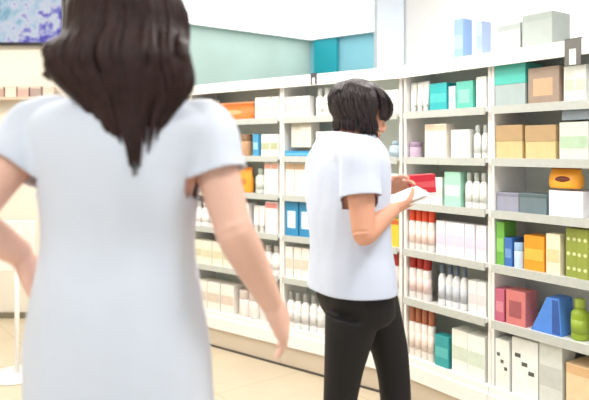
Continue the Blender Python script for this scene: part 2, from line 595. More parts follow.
# --- last bay on the right
row(UB, 5, 493, 525, 'lidded', 1, 64, 'a9b8b8', '52bfb2', 'grey carton with teal lid', WC, d=.13)
row(UB, 5, 528, 559, 'window', 1, 67, 'a08c7c', 'caa888', 'brown carton with tan panel', WC, d=.13)
row(UB, 5, 562, 586, 'carton', 2, .15, 'e9ece4', 'c9d2c0', 'pale carton with sage band', WC)
row(UB, 4, 491, 521, 'lidded', 1, 125, 'd8bf8c', 'b79a72', 'tan carton with brown lid', WC, d=.13, full='left of the two tan cartons with brown lids near right picture edge')
row(UB, 4, 524, 554, 'lidded', 1, 125, 'd8bf8c', 'b79a72', 'tan carton with brown lid', WC, d=.13, full='right of the two tan cartons with brown lids near right picture edge')
row(UB, 4, 559, 588, 'carton', 1, 122, 'd6dcd0', 'b4cdb0', 'broad pale green carton', WC, d=.14)
row(UB, 4, 561, 588, 'plain', 1, 103, '96a4b0', '8391a0', 'slate', WC, base=.165, d=.12, full='flat slate grey box lying on the broad pale green carton near right edge')
row(UB, 3, 490, 517, 'plain', 1, 193, '9a9cae', '86889c', 'low purple-grey carton', WC, d=.12)
row(UB, 3, 519, 546, 'plain', 1, 194, '6d7f86', '56686c', 'low dark slate carton', WC, d=.12)
row(UB, 3, 548, 582, 'carton', 1, 191, 'ebe9ee', 'dcd8e4', 'wide white carton', WC, d=.14)
row(UB, 3, 545, 578, 'pouch', 1, 165, 'f2a22a', '6a2c12', 'o', WC, base=.118, d=.07, full='orange pouch with dark brown label on the wide white carton near right edge')
row(UB, 2, 490.5, 503, 'slim', 1, 222, '6cb04a', '8cc868', 'tall green carton', WC, d=.09)
row(UB, 2, 503.5, 511, 'slim', 1, 238, '3e6fb8', '6f9ad0', 'narrow blue carton', WC, d=.09)
row(UB, 2, 512, 521, 'jar', 1, 243, 'cfe4f4', '9cc0e4', 'pale blue jar', WC)
row(UB, 2, 523, 543, 'slim', 1, 236, 'f09c28', 'f6b84a', 'orange carton', WC, d=.09)
row(UB, 2, 546, 560, 'carton', 1, 234, 'efe6c8', 'dcd0a0', 'cream carton with straw band', WC)
row(UB, 2, 564, 589, 'spots', 2, 229, '94a045', 'd6dba4', 'olive green carton with pale dots', WC, d=.09)
row(UB, 1, 489, 504, 'slim', 1, 289, 'c0627c', 'd48898', 'rose pink carton', WC, d=.09)
row(UB, 1, 505.5, 525, 'window', 1, 291, 'd07a78', 'a0565c', 'salmon red carton with darker panel', WC, d=.09)
row(UB, 1, 530, 561, 'wedge', 1, 297, '4f88dc', '2f56a0', 'blue wedge-shaped box', WC, d=.1)
row(UB, 1, 566, 582, 'bottle', 1, 300, '8fa82c', 'a4b84a', 'lime green bottle', WC)
row(UB, 0, 489, 509, 'print', 1, 340, 'e8ece6', '5c5f5a', 'narrow white carton with dark print', WC)
row(UB, 0, 511, 537, 'print', 1, 340, 'eceeea', '50544e', 'wide white carton with dark print', WC)
row(UB, 0, 539, 562, 'carton', 1, 335, 'd4d8d2', 'c2c6c0', 'pale grey carton', WC)
row(UB, 0, 565, 590, 'plain', 1, 366, 'efcfa6', 'e0b888', 'peach cardboard carton', WC, d=.18)
# --- standing on top of the right hand shelving
row(UB, 6, 454, 463, 'slim', 1, 19, '86a4cc', '9cb6da', 'x', WC, k=.12, d=.07, full='slim pale blue box standing on top of the shelving, left one of two')
row(UB, 6, 475, 481, 'slim', 1, 21, 'a2b4d6', '90a6cc', 'x', WC, k=.12, d=.07, full='slim pale lilac box standing on top of the shelving, right one of two')
row(UB, 6, 497, 520, 'plain', 1, 24, 'b4bab8', 'a4acaa', 'x', WC, k=.12, d=.14, full='low light grey box on top of the shelving beside a taller grey box')
row(UB, 6, 522, 552, 'plain', 1, 13, 'a4aca8', '98a29c', 'x', WC, k=.12, d=.14, full='taller grey box on top of the shelving at the right')


def clip(unit, px, ztop, w, h, label, col):
    """hook-shaped sign holder gripping the front edge of the top board"""
    s = unit.s_at(px, -.014)
    p = unit.pos(s, -.0105)
    r = empty('sign_clip', (p.x, p.y, ztop), unit.rz)
    m = cm(c3(col))
    bm = bmesh.new()
    box(bm, -w / 2, w / 2, -.004, 0, -h * .36, .004)
    box(bm, -w / 2, -w / 2 + w * .28, -.004, 0, -h, -h * .36)
    box(bm, w / 2 - w * .28, w / 2, -.004, 0, -h, -h * .36)
    box(bm, -w / 2, w / 2, -.004, .05, .0015, .005)
    finish('bracket', bm, m, r)
    bm = bmesh.new(); box(bm, -w * .22, w * .22, -.003, -.001, -h * .98, -h * .36)
    finish('card', bm, cm((.86, .87, .86)), r)
    tag(r, label, 'sign clip')


clip(UA, 313.5, TOP, .045, .06, 'small dark clip on the top edge of the shelving just left of the standing person', '4a4650')
clip(UB, 572.5, TOP, .07, .105, 'dark grey forked clip on the top edge of the shelving at the right picture edge', '6c6a66')

# ------------------------------------------------------------------ screen and rail on the back wall
def screen_mat():
    m = bpy.data.materials.new('screen_picture')
    m.use_nodes = True
    nt = m.node_tree
    nt.nodes.remove(nt.nodes['Principled BSDF'])
    tc = nt.nodes.new('ShaderNodeTexCoord')
    n = nt.nodes.new('ShaderNodeTexNoise'); n.inputs['Scale'].default_value = 13; n.inputs['Detail'].default_value = 5
    nt.links.new(tc.outputs['Object'], n.inputs['Vector'])
    sep = nt.nodes.new('ShaderNodeSeparateXYZ'); nt.links.new(tc.outputs['Object'], sep.inputs[0])
    # more violet blossom to the lower right of the picture
    a = nt.nodes.new('ShaderNodeMath'); a.operation = 'MULTIPLY_ADD'
    a.inputs[1].default_value = .5; a.inputs[2].default_value = -.17
    nt.links.new(sep.outputs['X'], a.inputs[0])
    b = nt.nodes.new('ShaderNodeMath'); b.operation = 'MULTIPLY_ADD'; b.inputs[1].default_value = -.55
    nt.links.new(sep.outputs['Z'], b.inputs[0]); nt.links.new(a.outputs[0], b.inputs[2])
    ad = nt.nodes.new('ShaderNodeMath'); ad.operation = 'ADD'
    nt.links.new(n.outputs['Fac'], ad.inputs[0]); nt.links.new(b.outputs[0], ad.inputs[1])
    r = nt.nodes.new('ShaderNodeValToRGB')
    el = r.color_ramp.elements
    el[0].position = .26; el[0].color = lin((.62, .80, .88)) + (1,)
    el[1].position = .84; el[1].color = lin((.36, .30, .66)) + (1,)
    for pos, c in ((.42, (.84, .91, .98)), (.52, (.93, .94, .99)), (.62, (.66, .66, .92)), (.72, (.45, .43, .80))):
        e = el.new(pos); e.color = lin(c) + (1,)
    nt.links.new(ad.outputs[0], r.inputs['Fac'])
    e = nt.nodes.new('ShaderNodeEmission'); e.inputs['Strength'].default_value = .95
    nt.links.new(r.outputs['Color'], e.inputs['Color'])
    nt.links.new(e.outputs[0], nt.nodes['Material Output'].inputs[0])
    return m


M_black = mat('screen_frame_black', (.07, .08, .12), .3)
q0 = world(64, 45, 4.98)
tw, th = 1.0, .58
t = empty('wall_screen', (q0.x - tw / 2, 5.049, q0.z + th / 2))
tag(t, 'wall-mounted display screen with pale blue and violet flower picture, top left corner', 'screen')
bm = bmesh.new(); box(bm, -tw / 2 + .1, tw / 2 - .1, -.025, 0, -th / 2 + .1, th / 2 - .1)
finish('wall_mount', bm, M_black, t)
bm = bmesh.new(); box(bm, -tw / 2, tw / 2, -.065, -.025, -th / 2, th / 2)
finish('frame', bm, M_black, t, bevel=.004)
bm = bmesh.new(); box(bm, -tw / 2 + .022, tw / 2 - .022, -.067, -.064, -th / 2 + .022, th / 2 - .022)
finish('display_panel', bm, screen_mat(), t)

M_rw = mat('rail_wood', (.80, .71, .62), .5)
zr = world(0, 97, 4.95).z
r = empty('wall_ledge', (-2.5, 5.049, zr - .025))
tag(r, 'light wooden wall ledge under the display screen at the left edge', 'ledge')
bm = bmesh.new(); box(bm, -.6, .75, -.13, 0, 0, .025)
finish('ledge_board', bm, M_rw, r, bevel=.003)
for x in (-.45, 0, .6):
    bm = bmesh.new(); box(bm, x, x + .02, -.1, 0, -.08, 0)
    finish('bracket', bm, M_rw, r)
cols = [('d9b8a4', 'pinkish beige'), ('b89a8c', 'dull brown'), ('e6d2c0', 'cream'), ('caa69a', 'dusty rose'), ('a8948c', 'taupe'), ('dcc4b4', 'light beige')]
xs = -2.42
for i, (c, nm) in enumerate(cols):
    w = .085
    o = item('plain', w, .07, .085 - .006 * (i % 2), c, 'd8c4b4')
    o.location = (xs + i * .098, 4.985, zr)
    tag(o, '%s small box on the wooden wall ledge beneath the screen' % nm, 'box')

# white floor stand at the lower left, beyond the walking person's arm
p = world(17, 372, 3.75)
r = empty('display_stand', (p.x, p.y, 0))
tag(r, 'slim white display stand on the beige floor at the lower left edge', 'stand')
bm = bmesh.new(); lathe(bm, [(.16, 0), (.165, .004), (.16, .014), (.03, .02)], 28)
finish('base', bm, M_white, r, True)
bm = bmesh.new(); tube(bm, [(0, 0, .018), (0, 0, .4), (0, 0, .8)], [.014] * 3, 14)
finish('pole', bm, M_white, r, True)
bm = bmesh.new(); box(bm, -.11, .11, -.012, .004, .62, .92)
finish('sign_panel', bm, mat('stand_panel', (.93, .91, .88), .4), r, bevel=.004)

# ------------------------------------------------------------------ people
M_skin = mat('skin_fair', (.93, .75, .67), .55, .05, 10., .03)
M_skin2 = mat('skin_warm', (.86, .63, .52), .55, .05, 10., .03)
M_hair1 = mat('hair_dark_brown', (.175, .095, .085), .5, .35, 60., .25, bscale=180, spec=.3)
M_hair2 = mat('hair_black_brown', (.15, .10, .11), .42, .3, 60., .25, bscale=180, spec=.45)
M_coat = mat('white_cotton_coat', (.84, .875, .93), .8, .02, 6., .12, bscale=35)
M_tunic = mat('white_cotton_tunic', (.83, .87, .95), .8, .02, 6., .12, bscale=35)
M_trW = mat('white_trousers', (.90, .915, .94), .8, .02, 6., .12)
M_trB = mat('black_trousers', (.032, .022, .040), .75, .15, 8., .15, bscale=40)
M_shoeW = mat('white_shoe', (.9, .9, .9), .5)
M_shoeB = mat('black_shoe', (.05, .05, .06), .4)
M_eyeW = mat('eye_white', (.92, .91, .90), .2)
M_iris = mat('iris_brown', (.12, .07, .05), .2)
M_lip = mat('lip', (.78, .45, .43), .45)

HEAD = [(-.004, .016, .070, -.045), (.004, .028, .084, -.028), (.022, .043, .092, .000), (.045, .054, .094, .030), (.070, .063, .093, .065),
        (.095, .069, .092, .086), (.120, .073, .093, .095), (.145, .0745, .092, .098), (.170, .071, .083, .094), (.190, .061, .066, .082),
        (.205, .046, .046, .062), (.215, .028, .026, .038), (.220, .010, .008, .014)]


def head_at(h):
    for a, b in zip(HEAD, HEAD[1:]):
        if a[0] <= h <= b[0]:
            t = (h - a[0]) / (b[0] - a[0])
            return tuple(x + (y - x) * t for x, y in zip(a, b))
    return HEAD[0] if h < 0 else HEAD[-1]


class Head:
    def __init__(s, base, up, fwd, sc=1.):
        s.b = Vector(base); s.u = up.normalized(); s.r = fwd.cross(s.u).normalized(); s.f = s.u.cross(s.r).normalized(); s.sc = sc

    def p(s, x, y, h):
        return s.b + (s.r * x + s.f * y + s.u * h) * s.sc

    def surf(s, phi, h, off=0.):
        """phi 0 = back of head, +-pi = face"""
        _, w, f, b = head_at(h)
        cy = (f - b) / 2; ry = (f + b) / 2
        x = math.sin(phi) * (w + off)
        y = cy - math.cos(phi) * (ry + off)
        return s.p(x, y, h)

    def build(s, bm):
        rings = []
        for h, w, f, b in HEAD:
            rings.append([s.surf(PI * 2 * i / 26, h) for i in range(26)])
        loft(bm, rings)
        # nose, brow, lips, ears
        tube(bm, [s.p(0, .088, .118), s.p(0, .097, .100), s.p(0, .108, .082), s.p(0, .108, .074), s.p(0, .092, .068)],
             [.006 * s.sc, .008 * s.sc, .011 * s.sc, .012 * s.sc, .006 * s.sc], 10)
        for q in (-1, 1):
            ellipsoid(bm, s.p(q * .010, .097, .073), s.r, s.f, s.u, .007 * s.sc, .008 * s.sc, .006 * s.sc)
            ellipsoid(bm, s.p(q * .032, .080, .128), s.r, s.f, s.u, .022 * s.sc, .012 * s.sc, .007 * s.sc)
            ellipsoid(bm, s.p(q * .073, -.010, .100), s.r, s.f, s.u, .008 * s.sc, .017 * s.sc, .031 * s.sc)
        ellipsoid(bm, s.p(0, .092, .048), s.r, s.f, s.u, .022 * s.sc, .006 * s.sc, .010 * s.sc)

    def face(s, root):
        for q in (-1, 1):
            bm = bmesh.new()
            ellipsoid(bm, s.p(q * .031, .079, .111), s.r, s.u, s.f, .014 * s.sc, .0085 * s.sc, .0115 * s.sc, 16, 10)
            e = finish('eye', bm, M_eyeW, root, True)
            bm = bmesh.new()
            ellipsoid(bm, s.p(q * .031, .0878, .111), s.r, s.u, s.f, .0062 * s.sc, .0062 * s.sc, .0034 * s.sc, 14, 6)
            finish('iris', bm, M_iris, e, True)
        bm = bmesh.new()
        ellipsoid(bm, s.p(0, .0965, .051), s.r, s.u, s.f, .021 * s.sc, .004 * s.sc, .004 * s.sc)
        ellipsoid(bm, s.p(0, .0965, .0435), s.r, s.u, s.f, .018 * s.sc, .0045 * s.sc, .004 * s.sc)
        finish('lips', bm, M_lip, root, True)


def hand(bm, w, d, pn, side, curl=.5, sc=1., spread=.10, thumb_close=.4):
    """w wrist point, d direction to the knuckles, pn palm normal (fingers curl towards it), side = towards the thumb"""
    w = Vector(w); d = Vector(d).normalized()
    pn = Vector(pn); pn = (pn - d * pn.dot(d)).normalized()
    sd = d.cross(pn).normalized()
    if sd.dot(Vector(side)) < 0: sd = -sd
    L = .085 * sc
    rings = []
    for t, hw, ht in ((-.25, .022, .020), (0, .024, .0195), (.25, .033, .0185), (.55, .040, .016), (.85, .042, .0135), (1.0, .039, .011), (1.06, .034, .008)):
        rings.append(ering(w + d * (L * t), sd, pn, hw * sc, ht * sc, 18, 2.6))
    loft(bm, rings)
    for i, ln in enumerate((.070, .078, .073, .057)):
        off = (1.5 - i)
        root = w + d * (L * (.86 + (-.02, .03, .0, -.07)[i])) + sd * (off * .0205 * sc)
        dirn = (d + sd * (off * spread)).normalized()
        ax = dirn.cross(pn).normalized()
        pts = [root]; rad = [.0088 * sc]
        ang = 0
        for seg, fr in enumerate((.2, .40, .27, .2)):
            ang += (0.15, .62, .85, .55)[seg] * curl * 1.1
            dd = Matrix.Rotation(ang, 3, ax) @ dirn
            if dd.dot(pn) < (Matrix.Rotation(-ang, 3, ax) @ dirn).dot(pn):
                dd = Matrix.Rotation(-ang, 3, ax) @ dirn
            pts.append(pts[-1] + dd * (ln * sc * fr * 1.1)); rad.append((.0086, .0082, .0074, .0058)[seg] * sc * (.86 if i == 3 else 1))
        tube(bm, pts, rad, 10)
    root = w + d * (L * .22) + sd * (.022 * sc)
    t1 = root + (d * .55 + sd * .75 + pn * .35).normalized() * (.034 * sc)
    t2 = t1 + (d * .80 + sd * (.45 - .5 * thumb_close) + pn * (.25 + .5 * thumb_close)).normalized() * (.030 * sc)
    t3 = t2 + (d * .85 + sd * (.25 - .7 * thumb_close) + pn * (.2 + .5 * thumb_close)).normalized() * (.024 * sc)
    tube(bm, [root - d * .01 * sc, root, t1, t2, t3], [.012 * sc, .0135 * sc, .0105 * sc, .0095 * sc, .007 * sc], 10)


def remesh(o, vox, it=5, fac=.5, deci=None, sub=False):
    md = o.modifiers.new('r', 'REMESH'); md.mode = 'VOXEL'; md.voxel_size = vox; md.use_smooth_shade = True
    md = o.modifiers.new('s', 'SMOOTH'); md.iterations = it; md.factor = fac
    bake(o)
    if deci:
        md = o.modifiers.new('d', 'DECIMATE'); md.ratio = deci
        bake(o)
    o.data.shade_smooth()
    return o


def hems(o, cuts, thick=.004):
    """open the cloth beyond each (point, direction, radius) and give it a real thickness"""
    bm = bmesh.new(); bm.from_mesh(o.data)
    for p, n, rad in cuts:
        n = n.normalized()
        far = .25 if rad > .2 else .03

        def near(f):
            v = f.calc_center_median() - p
            a = v.dot(n)
            return -.02 < a < far and (v - n * a).length < rad
        geom = [f for f in bm.faces if near(f)]
        gs = set(geom)
        for f in geom:
            gs.update(f.verts); gs.update(f.edges)
        bmesh.ops.bisect_plane(bm, geom=list(gs), plane_co=p, plane_no=n)
        kill = [f for f in bm.faces if near(f) and (f.calc_center_median() - p).dot(n) > 1e-5]
        bmesh.ops.delete(bm, geom=kill, context='FACES')
    loose = [v for v in bm.verts if not v.link_faces]
    bmesh.ops.delete(bm, geom=loose, context='VERTS')
    bm.to_mesh(o.data); bm.free()
    md = o.modifiers.new('t', 'SOLIDIFY'); md.thickness = thick; md.offset = -1
    bake(o)
    o.data.shade_smooth()


def wrinkle(o, amp, sc, stretch=(1, 1, .35)):
    me = o.data
    ns = [v.normal.copy() for v in me.vertices]
    for v, n in zip(me.vertices, ns):
        q = Vector((v.co.x * sc * stretch[0], v.co.y * sc * stretch[1], v.co.z * sc * stretch[2]))
        v.co += n * (amp * (noise.noise(q) + .5 * noise.noise(q * 2.3 + Vector((3, 1, 7)))))


def shoe(root, heel, toe_dir, m, sole):
    heel = Vector(heel); d = Vector((toe_dir[0], toe_dir[1], 0)).normalized(); u = Vector((0, 0, 1)); s = d.cross(u)
    bm = bmesh.new()
    prof = [(-.035, .022, .05), (-.02, .031, .075), (.02, .034, .085), (.07, .037, .075), (.12, .043, .055), (.17, .044, .045), (.205, .036, .036), (.225, .018, .024)]
    rings = []
    for t, hw, hh in prof:
        rings.append([p for p in ering(heel + d * t + u * (.012 + hh / 2), s, u, hw, hh / 2, 16, 2.5)])
    loft(bm, rings)
    o = finish('shoe', bm, m, root, True)
    bm = bmesh.new()
    pts = []
    for t, hw, _ in prof: pts.append(heel + d * t + s * hw)
    for t, hw, _ in prof[::-1]: pts.append(heel + d * t - s * hw)
    loft(bm, [[Vector((p.x, p.y, .0)) for p in pts], [Vector((p.x, p.y, .018)) for p in pts]])
    for f in bm.faces: f.smooth = False
    finish('sole', bm, sole, o)


def person(name, origin, R, Fw, torso, head, arms, legs, skin, neck, vox=.0038):
    root = empty(name, origin)
    org = Vector(origin)
    T = Matrix.Translation(-org)
    U = Vector((0, 0, 1))
    bm = bmesh.new()
    head.build(bm)
    tube(bm, neck, [.053, .049, .050, .052], 18)
    st = spline([tuple(c) + (a, b) for c, a, b in torso], 4)
    loft(bm, [ering(Vector(s[:3]), R, Fw, s[3], s[4], 28, 2.25) for s in st])
    for a in arms:
        pts = spline([tuple(p) + (r,) for p, r in zip(a['pts'], a['rad'])], 6)
        tube(bm, [p[:3] for p in pts], [p[3] for p in pts], 16)
        hand(bm, **a['hand'])
    for l in legs:
        pts = spline([tuple(p) + (r,) for p, r in zip(l['pts'], l['rad'])], 6)
        tube(bm, [p[:3] for p in pts], [p[3] for p in pts], 18, ref=(0.9, .3, .05))
        e = l['pts'][-1]
        d = Vector((l['toe'][0], l['toe'][1], 0)).normalized()
        tube(bm, [e + Vector((0, 0, .02)), Vector((e.x, e.y, .045)) + d * .03, Vector((e.x, e.y, .035)) + d * .11, Vector((e.x, e.y, .03)) + d * .165], [.034, .033, .03, .018], 12)
    bmesh.ops.transform(bm, matrix=T, verts=bm.verts)
    b = finish('body', bm, skin, root)
    remesh(b, vox, 5, .5, .35)
    hb = Head(head.b - org, head.u, head.f, head.sc)
    hb.face(root)
    return root, T, hb


def cloth(name, root, T, lofts, tubes, m, cuts, vox=.006, wr=(.004, 9.), it=8):
    bm = bmesh.new()
    for rings in lofts:
        loft(bm, rings)
    for pts, rad in tubes:
        q = spline([tuple(p) + (r,) for p, r in zip(pts, rad)], 6)
        tube(bm, [p[:3] for p in q], [p[3] for p in q], 20, ref=(.9, .3, .05))
    bmesh.ops.transform(bm, matrix=T, verts=bm.verts)
    o = finish(name, bm, m, root)
    remesh(o, vox, it, .5)
    if wr: wrinkle(o, *wr)
    t = T.to_translation()
    hems(o, [(Vector(p) + t, Vector(n), r) for p, n, r in cuts])
    return o


X = Vector((1, 0, 0)); Y = Vector((0, 1, 0)); Z = Vector((0, 0, 1))

# ===== the person walking away in the foreground
D1 = 1.2
k1 = F / D1


def W(px, py, dy=0.):
    return world(px, py, D1 + dy)


def plane1(px, py, dy=0.):
    """same reading of the survey but at the body plane, then moved straight back or forth"""
    p = world(px, py, D1); p.y += dy
    return p


tor1 = [(130, 88, 27, .050), (129, 99, 50, .066), (126, 110, 78, .085), (124, 124, 90, .098), (122, 150, 84, .106), (121, 190, 72, .104),
        (120, 240, 65, .094), (120, 290, 72, .104), (120, 350, 82, .118), (120, 400, 84, .118), (120, 425, 74, .105)]
torso1 = [(plane1(px, py), hw / k1, hd) for px, py, hw, hd in tor1]
h1 = Head(plane1(129, 92, -.012), Vector((-.02, .10, 1)), Vector((-.12, 1, -.05)), 1.0)
sR1, eR1, wR1 = plane1(203, 128, 0), plane1(236, 228, -.04), plane1(270, 312, .07)
sL1, eL1, wL1 = plane1(41, 126, 0), plane1(-8, 214, -.10), plane1(17, 256, .02)
gz = 0.0
def leg1(px, y, toe):
    x = (px - 294.5) / k1
    return dict(pts=[Vector((x, D1, .84)), Vector((x, D1 + .02 + y * .3, .64)), Vector((x, D1 + .03 + y * .6, .44)), Vector((x, D1 - .02 + y * .9, .30)), Vector((x, D1 - .02 + y, .09))],
                rad=[.085, .075, .052, .054, .036], toe=toe)
legs1 = [leg1(80, -.14, (-.1, 1)), leg1(160, .20, (.1, 1))]
arms1 = [dict(pts=[sR1 - X * .02, sR1 + (eR1 - sR1) * .3, eR1 - (eR1 - sR1) * .12, eR1, eR1 + (wR1 - eR1) * .3, wR1], rad=[.046, .043, .036, .036, .036, .024],
              hand=dict(w=wR1, d=(wR1 - eR1), pn=(-1, .3, -.3), side=(-.1, .9, .2), curl=.42)),
         dict(pts=[sL1 + X * .02, sL1 + (eL1 - sL1) * .3, eL1 - (eL1 - sL1) * .12, eL1, eL1 + (wL1 - eL1) * .3, wL1], rad=[.046, .043, .037, .037, .036, .025],
              hand=dict(w=wL1, d=Vector((.022, .01, -.06)), pn=(.9, .1, .2), side=(-.1, .6, .7), curl=.55))]
o1 = Vector(((120 - 294.5) / k1, D1 + .02, 0))
neck1 = [plane1(127, 118, -.01), plane1(128, 98, -.01), plane1(129, 84, -.005), plane1(129, 68, .0)]
P1, T1, hb1 = person('person', o1, X, Y, torso1, h1, arms1, legs1, M_skin, neck1)
tag(P1, 'person with long dark brown hair in a white short-sleeved coat, walking away in the foreground', 'person')
# coat
ct1 = [(130, 93, 36, .060), (128, 101, 56, .076), (126, 110, 82, .096), (124, 124, 96, .110), (122, 150, 91, .119), (121, 190, 80, .118),
       (120, 240, 75, .110), (120, 290, 80, .124), (120, 350, 88, .140), (120, 400, 91, .150), (120, 480, 98, .170), (120, 560, 104, .190)]
st = spline([tuple(plane1(px, py)) + (hw / k1, hd) for px, py, hw, hd in ct1], 4)
rings = [ering(Vector(s[:3]), X, Y, s[3], s[4], 40, 2.3) for s in st]
cR = sR1 + (eR1 - sR1) * .46; cL = sL1 + (eL1 - sL1) * .46
dR = (eR1 - sR1).normalized(); dL = (eL1 - sL1).normalized()
cloth('coat', P1, T1, [rings], [([sR1 - X * .05, sR1 + dR * .01, sR1 + dR * .07, cR + dR * .02], [.056, .062, .060, .062]),
                                ([sL1 + X * .05, sL1 + dL * .01, sL1 + dL * .07, cL + dL * .02], [.056, .062, .060, .064])],
      M_coat, [(cR, dR, .072), (cL, dL, .074), (plane1(120, 553), -Z, .40), (plane1(129.5, 97), Vector((0, .12, 1)), .085)], .006, (.011, 7.))
# trousers under the coat
tt = []
for l in legs1:
    pts = l['pts']
    tt.append((pts[:1] + pts[1:4] + [pts[4] - Z * .02], [.098, .088, .072, .070, .066]))
cloth('trousers', P1, T1, [[ering(plane1(120, py), X, Y, hw / k1, hd, 28, 2.3) for py, hw, hd in ((330, 80, .116), (370, 87, .124), (410, 88, .124), (430, 80, .11))]], tt, M_trW,
      [(legs1[0]['pts'][4], -Z, .12), (legs1[1]['pts'][4], -Z, .12), (plane1(120, 338), Z, .25)], .007, (.004, 9.))
for l in legs1:
    e = l['pts'][-1] - o1
    shoe(P1, (e.x, e.y, 0), l['toe'], M_shoeW, M_shoeB)


def strands(bm, H, rng, n, length_fn, rad=.006, off=.016, hang=None, h0=.214):
    for i in range(n):
        phi = rng(i)
        pts = []
        for j in range(7):
            t = j / 6
            h = h0 - (h0 - .06) * t ** .8
            ph = phi * (.75 + .25 * t)
            pts.append(H.surf(ph, h, off * (1 + .35 * t) + random.uniform(-.004, .004)))
        pts += hang(phi, pts[-1])
        m = len(pts)
        rr = [rad * (.55 + .45 * math.sin(PI * min(1, (q + .6) / (m * .75)))) * (1 if q < m - 1 else .25) * random.uniform(.85, 1.15) for q in range(m)]
        tube(bm, pts, rr, 6, flat=.6)


def cap_shell(bm, H, off, a_of_h, hs, n=30):
    """shell over the skull, open towards the face; a_of_h gives the half angle covered at each height"""
    outer = []; inner = []
    for h in hs:
        a = a_of_h(h)
        outer.append([H.surf(-a + 2 * a * i / n, h, off) for i in range(n + 1)])
        inner.append([H.surf(a - 2 * a * i / n, h, .001) for i in range(n + 1)])
    loft(bm, [o + i for o, i in zip(outer, inner)])


# long hair
bm = bmesh.new()
cap_shell(bm, hb1, .016, lambda h: 2.0 if h < .12 else 2.0 + (h - .12) / .06 * .85 if h < .18 else 2.85, [.03, .06, .09, .12, .15, .17, .19, .205, .214, .2195])
t1v = T1.to_translation()


def env(py):
    """centre and half width of the long hair at a height"""
    T_ = [(40, 130, 60), (62, 131, 63), (80, 133, 62), (95, 141, 53), (112, 141, 39), (132, 143, 30), (152, 147, 21), (178, 150, 10)]
    for u, v in zip(T_, T_[1:]):
        if py <= v[0]:
            t = max(0, (py - u[0]) / (v[0] - u[0]))
            return u[1] + (v[1] - u[1]) * t, u[2] + (v[2] - u[2]) * t
    return T_[-1][1:]


def long_strand(bm, phi, depth, endpy, rad):
    side = max(-1, min(1, phi / 2.1))
    sx = math.sin(phi)
    pts = []
    for h in (.214, .19, .15, .115):
        t = (.214 - h) / .1
        pts.append(hb1.surf(phi * (.75 + .25 * min(1, t)), h, .018 + .024 * min(1, t) * abs(side) ** 1.5 - depth * .3 + random.uniform(-.002, .003)))
    p = pts[-1]
    py0 = HZ - ((p.z - t1v.z) - CAMH) * k1
    wv = random.uniform(-1, 1); fr = random.uniform(2.5, 4)
    n = 7
    for j in range(1, n + 1):
        t = j / n
        py = py0 + (endpy - py0) * t
        c_, hw = env(py)
        x = (c_ - 294.5 + hw * sx * (1 - 6 * depth)) / k1 + t1v.x + .006 * wv * math.sin(fr * t * 2 + phi)
        bl = min(1, t * 2.2); bl = bl * bl * (3 - 2 * bl)
        yt = D1 + t1v.y - .140 + .085 * side * side + depth + (.018 if py > 110 else .018 * max(0, (py - 60) / 50))
        pts.append(Vector((p.x + (x - p.x) * bl, p.y + (yt - p.y) * bl, CAMH - (py - HZ) / k1 + t1v.z)))
    q = spline([tuple(v) for v in pts], 2)
    m = len(q)
    rr = [rad * (.5 + .5 * min(1, i / 4)) * (1 if i < m * .7 else max(.12, 1 - (i - m * .7) / (m * .3))) for i in range(m)]
    tube(bm, q, rr, 6, flat=.55, ref=(0.05, 1, .02))


for i in range(330):
    phi = -2.25 + 4.5 * ((i * .61803) % 1)
    sd = max(-1, min(1, phi / 2.1))
    e = random.uniform(118, 178) - (52 * sd * sd if sd > 0 else 66 * sd * sd)
    e = max(e, 82 + random.uniform(0, 16))
    long_strand(bm, phi, random.choice((0, 0, .012, .024)), e, random.uniform(.006, .0105))
# flicked-out lock on the left
for i in range(8):
    q = [plane1(92 - i, 40 + i * 3, -.06), plane1(74 - i, 58 + i * 2, -.06), plane1(62 - i * .8, 72 + i, -.055), plane1(56 + i * .6, 79 + i * .7, -.05)]
    tube(bm, [p + t1v for p in q], [.008, .009, .007, .002], 6, flat=.6)
finish('hair', bm, M_hair1, P1, True)

# ===== the person standing at the shelves
D2 = 2.05
k2 = F / D2
ang = math.radians(25)
f2 = Vector((math.cos(ang), math.sin(ang), 0)); r2 = Vector((math.sin(ang), -math.cos(ang), 0))


def Q(px, py, dy=0.):
    p = world(px, py, D2); p.y += dy
    return p


tor2 = [(352, 133, .048, .050), (349, 141, .095, .070), (347, 151, .150, .090), (346, 170, .162, .103), (347, 200, .150, .104), (349, 240, .136, .098),
        (353, 280, .150, .108), (357, 305, .146, .100), (358, 320, .105, .075)]
torso2 = [(Q(px, py), a, b) for px, py, a, b in tor2]
up2 = Z * math.cos(math.radians(20)) + f2 * math.sin(math.radians(20))
hf = Vector((math.cos(math.radians(6)), math.sin(math.radians(6)), 0))
h2 = Head(Q(350, 140), up2, hf * math.cos(math.radians(20)) - Z * math.sin(math.radians(20)), .90)
sN = Q(353, 156, -.155); eN = Q(357, 226, -.205); wN = Q(389, 207, -.08)
sF = Q(332, 153, .15); eF = Q(352, 218, .24); wF = Q(387, 190, .13)
legs2 = [dict(pts=[Q(350, 312, -.07), Q(342, 360, -.075), Q(336, 410, -.07), Q(331, 470, -.07), Q(326, 541, -.07)], rad=[.070, .050, .041, .044, .034], toe=(.97, .15)),
         dict(pts=[Q(374, 302, .05), Q(390, 350, .05), Q(398, 403, .05), Q(397, 470, .05), Q(395, 541, .05)], rad=[.070, .050, .041, .044, .034], toe=(.9, .43))]
